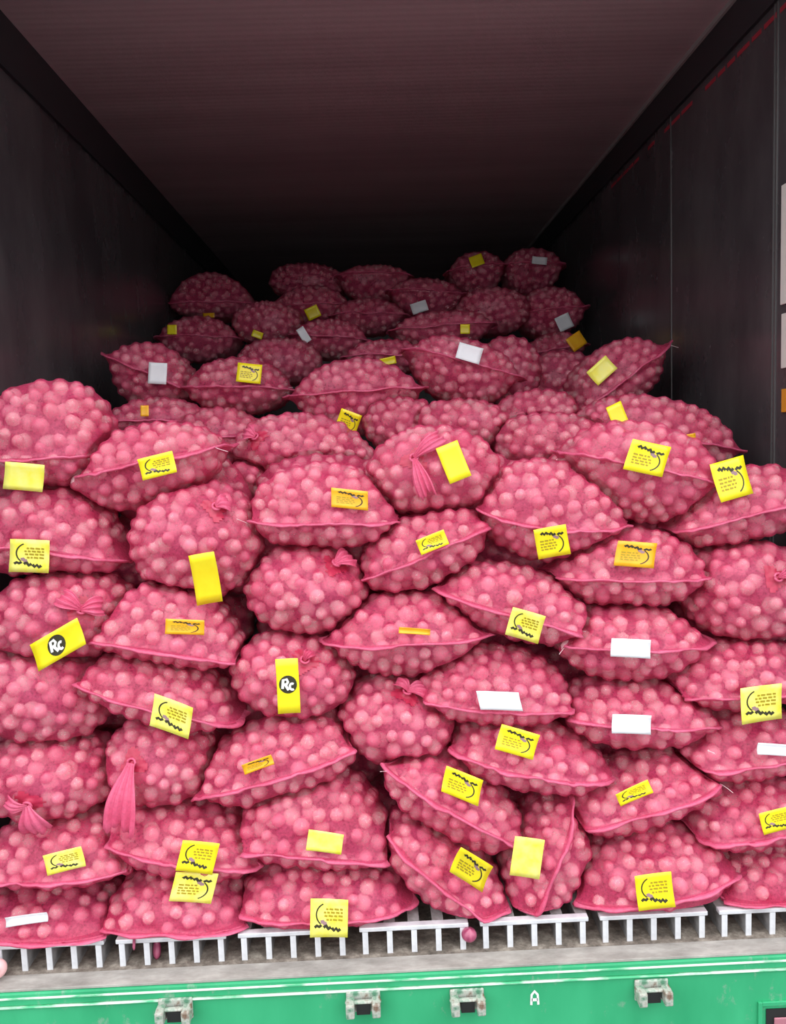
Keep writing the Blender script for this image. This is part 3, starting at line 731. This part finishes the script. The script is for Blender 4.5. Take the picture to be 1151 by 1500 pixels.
def build(s):
    far = s.Y > 2.62
    n = s.n or (34 if not far else (24 if s.Y < 3.6 else 16))
    D, Fq = cubesphere(n)
    P, B = base_surface(s, D)
    N = vnormals(P, Fq)
    low = P[:, 2].min()
    s.root_loc = (s.c[0], s.c[1], low)
    org = np.array(s.root_loc)
    root = empty('onion_sack', org)
    tag_thing(root, s.label, 'sack', s.group)
    # knot position on the surface
    kp = None
    if s.knot is not None:
        px = project(P); front = (N*(CAM-P)).sum(1) > 0
        dd = ((px-np.array(s.knot))**2).sum(1)+(~front)*1e7
        kp = int(np.argmin(dd)); K0, KN = P[kp].copy(), N[kp].copy()
    # onions pressed against the net
    view = CAM-P; view /= np.linalg.norm(view, axis=1)[:, None]
    facing = (N*view).sum(1)
    cand = np.where(facing > -0.30)[0]
    order = rng.permutation(cand)
    dist_scale = 1.0
    C, Rr = np.zeros((0, 3)), np.zeros(0)
    rr = rng.uniform(0.0150, 0.0235, len(order))
    Cl, Rl, Nl = [], [], []
    CA, RA = np.zeros((200, 3)), np.zeros(200)
    if len(order) > 2400: order = order[:2400]
    for i, vi in enumerate(order):
        r = rr[i]
        p = P[vi]
        if kp is not None and np.linalg.norm(p-K0) < 0.058: continue
        if s.style == 'P' and abs(B[vi, 0]) > 0.94 and abs(B[vi, 1]) < 0.25: continue
        c = p-N[vi]*r*0.98
        if c[2] < r*0.95+0.006 or abs(c[0]) > HW-0.006-r*0.95: continue
        k = len(Cl)
        if k:
            dv = CA[:k]-c
            if (np.einsum('ij,ij->i', dv, dv) < ((RA[:k]+r)*1.03)**2).any(): continue
        CA[k] = c; RA[k] = r
        Cl.append(c); Rl.append(r); Nl.append(N[vi])
        if len(Cl) > 150: break
    C, Rr = np.array(Cl).reshape(-1, 3), np.array(Rl)
    if not len(C): C, Rr, Nl = s.c[None].copy(), np.array([0.02]), [np.array([0, -1.0, 0])]
    # net height over the onions
    rel = P[:, None, :]-C[None]
    along = (rel*N[:, None, :]).sum(2)
    lat2 = np.maximum((rel**2).sum(2)-along**2, 0)
    Rb = Rr[None]+0.0016
    hgt = np.where(lat2 < Rb**2, -along+np.sqrt(np.maximum(Rb**2-lat2, 0)), -1.0)
    hgt = np.where(np.abs(along) < Rb*1.9, hgt, -1.0)
    top = hgt.max(1)
    floor_h = -0.0065
    # taut cloth between neighbouring onions: soft maximum of the caps and a sunken membrane
    H = np.where(top > floor_h, top, floor_h)
    H = np.minimum(H, 0.010)
    if s.style == 'P':
        ridge = np.exp(-(B[:, 1]/0.05)**2)*(D[:, 2] > -0.5)
        H = np.maximum(H, H*(1-ridge)+0.003*ridge)
    if kp is not None:
        dk = np.linalg.norm(P-K0, axis=1)
        t1 = np.cross(KN, [0, 0, 1.0]); t1 /= np.linalg.norm(t1); t2 = np.cross(KN, t1)
        ang = np.arctan2((P-K0)@t2, (P-K0)@t1)
        fall = np.exp(-(dk/0.036)**2)
        H = H*(1-fall)+fall*(-0.012+0.0035*np.cos(ang*11+s.ph[0]))*np.minimum(dk/0.015, 1)
    Pn = squash(s, P+N*H[:, None], 0.014)
    Pn[:, 2] = np.maximum(Pn[:, 2], 0.004)
    Pn[:, 0] = np.clip(Pn[:, 0], -HW+0.004, HW-0.004)
    mesh_obj('net', Pn-org, Fq, M['net'], root, True)
    # onions: single objects in the near sacks, one joined filling elsewhere
    inner = []
    if not far and s.n is None:
        vw = CAM-C; vw /= np.linalg.norm(vw, axis=1)[:, None]
        for c, r, nn_, w_d in zip(C, Rr, Nl, vw):
            if nn_@w_d < 0.12:
                inner.append((c, r)); continue
            o = bpy.data.objects.new('onion', ON_VAR[int(rng.integers(0, 4))])
            o.parent = root; o.location = tuple((c-org).tolist())
            o.rotation_euler = tuple(rng.uniform(0, 6.28, 3).tolist()); o.scale = (float(r)*0.96,)*3
            COL.objects.link(o)
    else:
        inner += list(zip(C, Rr))
    # second layer deeper in the sack
    Cl2 = []
    Pi = P-N*0.050
    for vi in order[:900]:
        if facing[vi] < 0.0: continue
        p = Pi[vi]
        if Cl2 and (((np.array(Cl2)-p)**2).sum(1) < 0.046**2).any(): continue
        if len(C) and (((C-p)**2).sum(1) < 0.034**2).any(): continue
        if Fval(s, p[None])[0] > 0.85 or p[2] < 0.034 or abs(p[0]) > HW-0.034: continue
        Cl2.append(p)
    inner += [(p, 0.024) for p in Cl2]
    if inner:
        V, F = [], []
        for c, r in inner:
            r = r*(0.86 if n <= 24 else 0.96)
            e = np.array(Euler(rng.uniform(0, 6.28, 3).tolist()).to_matrix())
            k = sum(len(v) for v in V)
            V.append((ONV*r)@e.T+c-org); F += [tuple(i+k for i in f) for f in ONF]
        o = mesh_obj('onions', np.concatenate(V), F, M['onion'], root, True); o['kind'] = 'stuff'
        o['label'] = 'pale pink onions packed inside the net'
    seam_pts = np.zeros((0, 3))
    # stitched seam fin
    if s.style == 'P':
        K = 46
        th = np.linspace(-1.75, 1.75, K)
        Dr = np.stack([np.sin(th), np.zeros(K), np.cos(th)], -1)
        S0, SB = base_surface(s, Dr)
        out = np.sin(th)[:, None]*s.u/s.a+np.cos(th)[:, None]*s.w_/s.cf
        out /= np.linalg.norm(out, axis=1)[:, None]
        wob = np.convolve(rng.normal(0, 0.0075, K+4), np.ones(5)/5, 'valid')
        V, F = [], []
        for i in range(K):
            rf = s.v*wob[i]
            ln = 0.0105+0.004*math.sin(i*0.9+s.ph[3])
            p, o_ = S0[i], out[i]
            for q in (p-o_*0.004+s.v*0.0032, p+o_*ln+rf+s.v*0.0022, p+o_*ln+rf-s.v*0.0022, p-o_*0.004-s.v*0.0032): V.append(q)
            if i:
                k = 4*i
                for a in range(4):
                    b = (a+1) % 4; F.append((k-4+a, k-4+b, k+b, k+a))
        F.append((0, 1, 2, 3)); F.append((4*K-1, 4*K-2, 4*K-3, 4*K-4))
        V = squash(s, np.array(V), 0.014)-org
        mesh_obj('seam', V, F, M['net_fold'], root, True)
        seam_pts = np.array(V)[1::4]+org
        for t in range(s.thread):
            side = 1 if (t+int(s.ph[4]*10)) % 2 else -1
            i = K//2+side*int(K*0.27)
            p = S0[i]+out[i]*0.01
            d = np.array([side*0.6, -0.6, rng.uniform(-0.9, 0.5)]); d /= np.linalg.norm(d)
            g = rng.normal(0, 0.3, 3)
            path = [p+d*q*0.028+g*(q*q)*0.020 for q in np.linspace(0, 1, 6)]
            V, F = tube(np.array(path)-org, 0.0007, 4)
            mesh_obj('thread', V, F, M['thread'], root, True)
    # gathered neck: tie band and flared net tail
    if kp is not None:
        Kb = K0-KN*0.012
        near_k = dk < 0.036+0.008*np.sin(ang*3+s.ph[8])
        pf = Fq[near_k[Fq].all(1)]
        if len(pf):
            ids, inv = np.unique(pf, return_inverse=True)
            mesh_obj('neck_gather', (Pn+N*0.0022)[ids]-org, inv.reshape(-1, 4), M['net_gather'], root, True)
        tails = s.tails or [(90, 0.03, 0.05)]
        for (adeg, ln, wd) in tails:
            r = math.radians(adeg)
            d = CR*math.cos(r)+CU*math.sin(r)
            d = d-KN*(d@KN)*0.75; d /= np.linalg.norm(d)
            sd = np.cross(d, KN); sd /= np.linalg.norm(sd)
            up = np.cross(sd, d)
            if up@KN < 0: up = -up
            K1, K2 = 10, 26
            V, F = [], []
            for lay in (0, 1):
                for i in range(K1+1):
                    t = i/K1
                    wv = wd*(0.24+0.76*math.sin(min(t*1.25, 1)*math.pi/2)**1.3)
                    lift = 0.016*math.sin(t*math.pi*0.9)+0.016-0.006*t
                    for k in range(K2+1):
                        q = k/K2*2-1
                        pl = (0.0012+0.0030*t)*math.sin(q*11+s.ph[5])+0.002*math.sin(q*23+s.ph[7]+2*t)*t-0.010*q*q*t
                        V.append(Kb+d*ln*t*(1+(0.07*math.sin(q*4+s.ph[6])+0.03*math.sin(q*13))*t)+sd*q*wv/2+up*(lift+pl-0.0025*lay*(1-q*q))-org)
            R1 = K2+1; L1 = (K1+1)*R1
            for i in range(K1):
                for k in range(K2):
                    a = i*R1+k
                    F.append((a, a+1, a+R1+1, a+R1)); F.append((L1+a, L1+a+R1, L1+a+R1+1, L1+a+1))
            for k in range(K2): F.append((K1*R1+k, K1*R1+k+1, L1+K1*R1+k+1, L1+K1*R1+k))
            mesh_obj('neck_tail', V, F, M['net_fold'], root, True)['label'] = 'gathered net tail at the tied neck'
        t1 = np.cross(KN, [0, 0, 1.0]); t1 /= np.linalg.norm(t1); t2 = np.cross(KN, t1)
        path = [Kb+KN*0.014+(t1*math.cos(q)+t2*math.sin(q))*0.010 for q in np.linspace(0, 6.3, 15)]
        V, F = tube(np.array(path)-org, 0.0032, 6)
        mesh_obj('tie', V, F, M['net_fold'], root, True)
    TV = np.concatenate([Pn, seam_pts]); TN = np.concatenate([N, np.tile(np.array([[0, -1.0, 0]]), (len(seam_pts), 1))])
    for tg in s.tags: make_tag(s, root, tg, TV, TN)

for s in SACKS: build(s)

# ------------------------------------------------------------------ loose bits
OV, OF = onion_geo(20, 12, 0.22)
def loose(px, py, Y, r, key, label, rot=(0, 0, 0)):
    p = at_y(px, py, Y)
    o = mesh_obj('onion', OV*r, OF, M[key], None, True)
    o.location = tuple(map(float, p)); o.rotation_euler = rot
    tag_thing(o, label, 'onion')
    root_tuft = tube([(0, 0, -0.87*r), (0.05*r, 0, -1.0*r), (0.0, 0.1*r, -1.1*r)], 0.12*r, 5)
    mesh_obj('root_end', root_tuft[0], root_tuft[1], M['thread'], o, True)
    return o
loose(687, 1369, 1.842, 0.0185, 'onion_red', 'small dark red onion wedged in a gap between two aluminium crossbars', (0.2, 0.1, 0))
q = at_z(1, 1432, -0.068)
loose(-4, 1419, q[1]-0.01, 0.022, 'onion_pale', 'pale pink onion lying on the dusty ledge above the green beam', (1.2, 0.3, 0.4))
def flake(px, py, Y, w, h, label):
    p = at_y(px, py, Y); V, F = [], []
    n = 5
    for j in range(n+1):
        for i in range(n+1):
            a, b = i/n-0.5, j/n-0.5
            V.append((a*w*(1-0.5*abs(b)), 0.25*w*(a*a*4-0.5)+0.08*h*math.sin(5*b), b*h*(1-0.4*abs(a))))
    for j in range(n):
        for i in range(n):
            a = j*(n+1)+i; F.append((a, a+1, a+n+2, a+n+1))
    o = mesh_obj('onion_skin', V, F, M['onion_red'], None, True); o.location = tuple(map(float, p))
    md_ = o.modifiers.new('thickness', 'SOLIDIFY'); md_.thickness = 0.0006
    tag_thing(o, label, 'onion skin')
flake(229, 1392, 1.875, 0.022, 0.045, 'curled red onion skin flake caught between the floor rails')
flake(196, 1383, 1.843, 0.008, 0.030, 'thin red onion skin shred hanging over the crossbar edge')
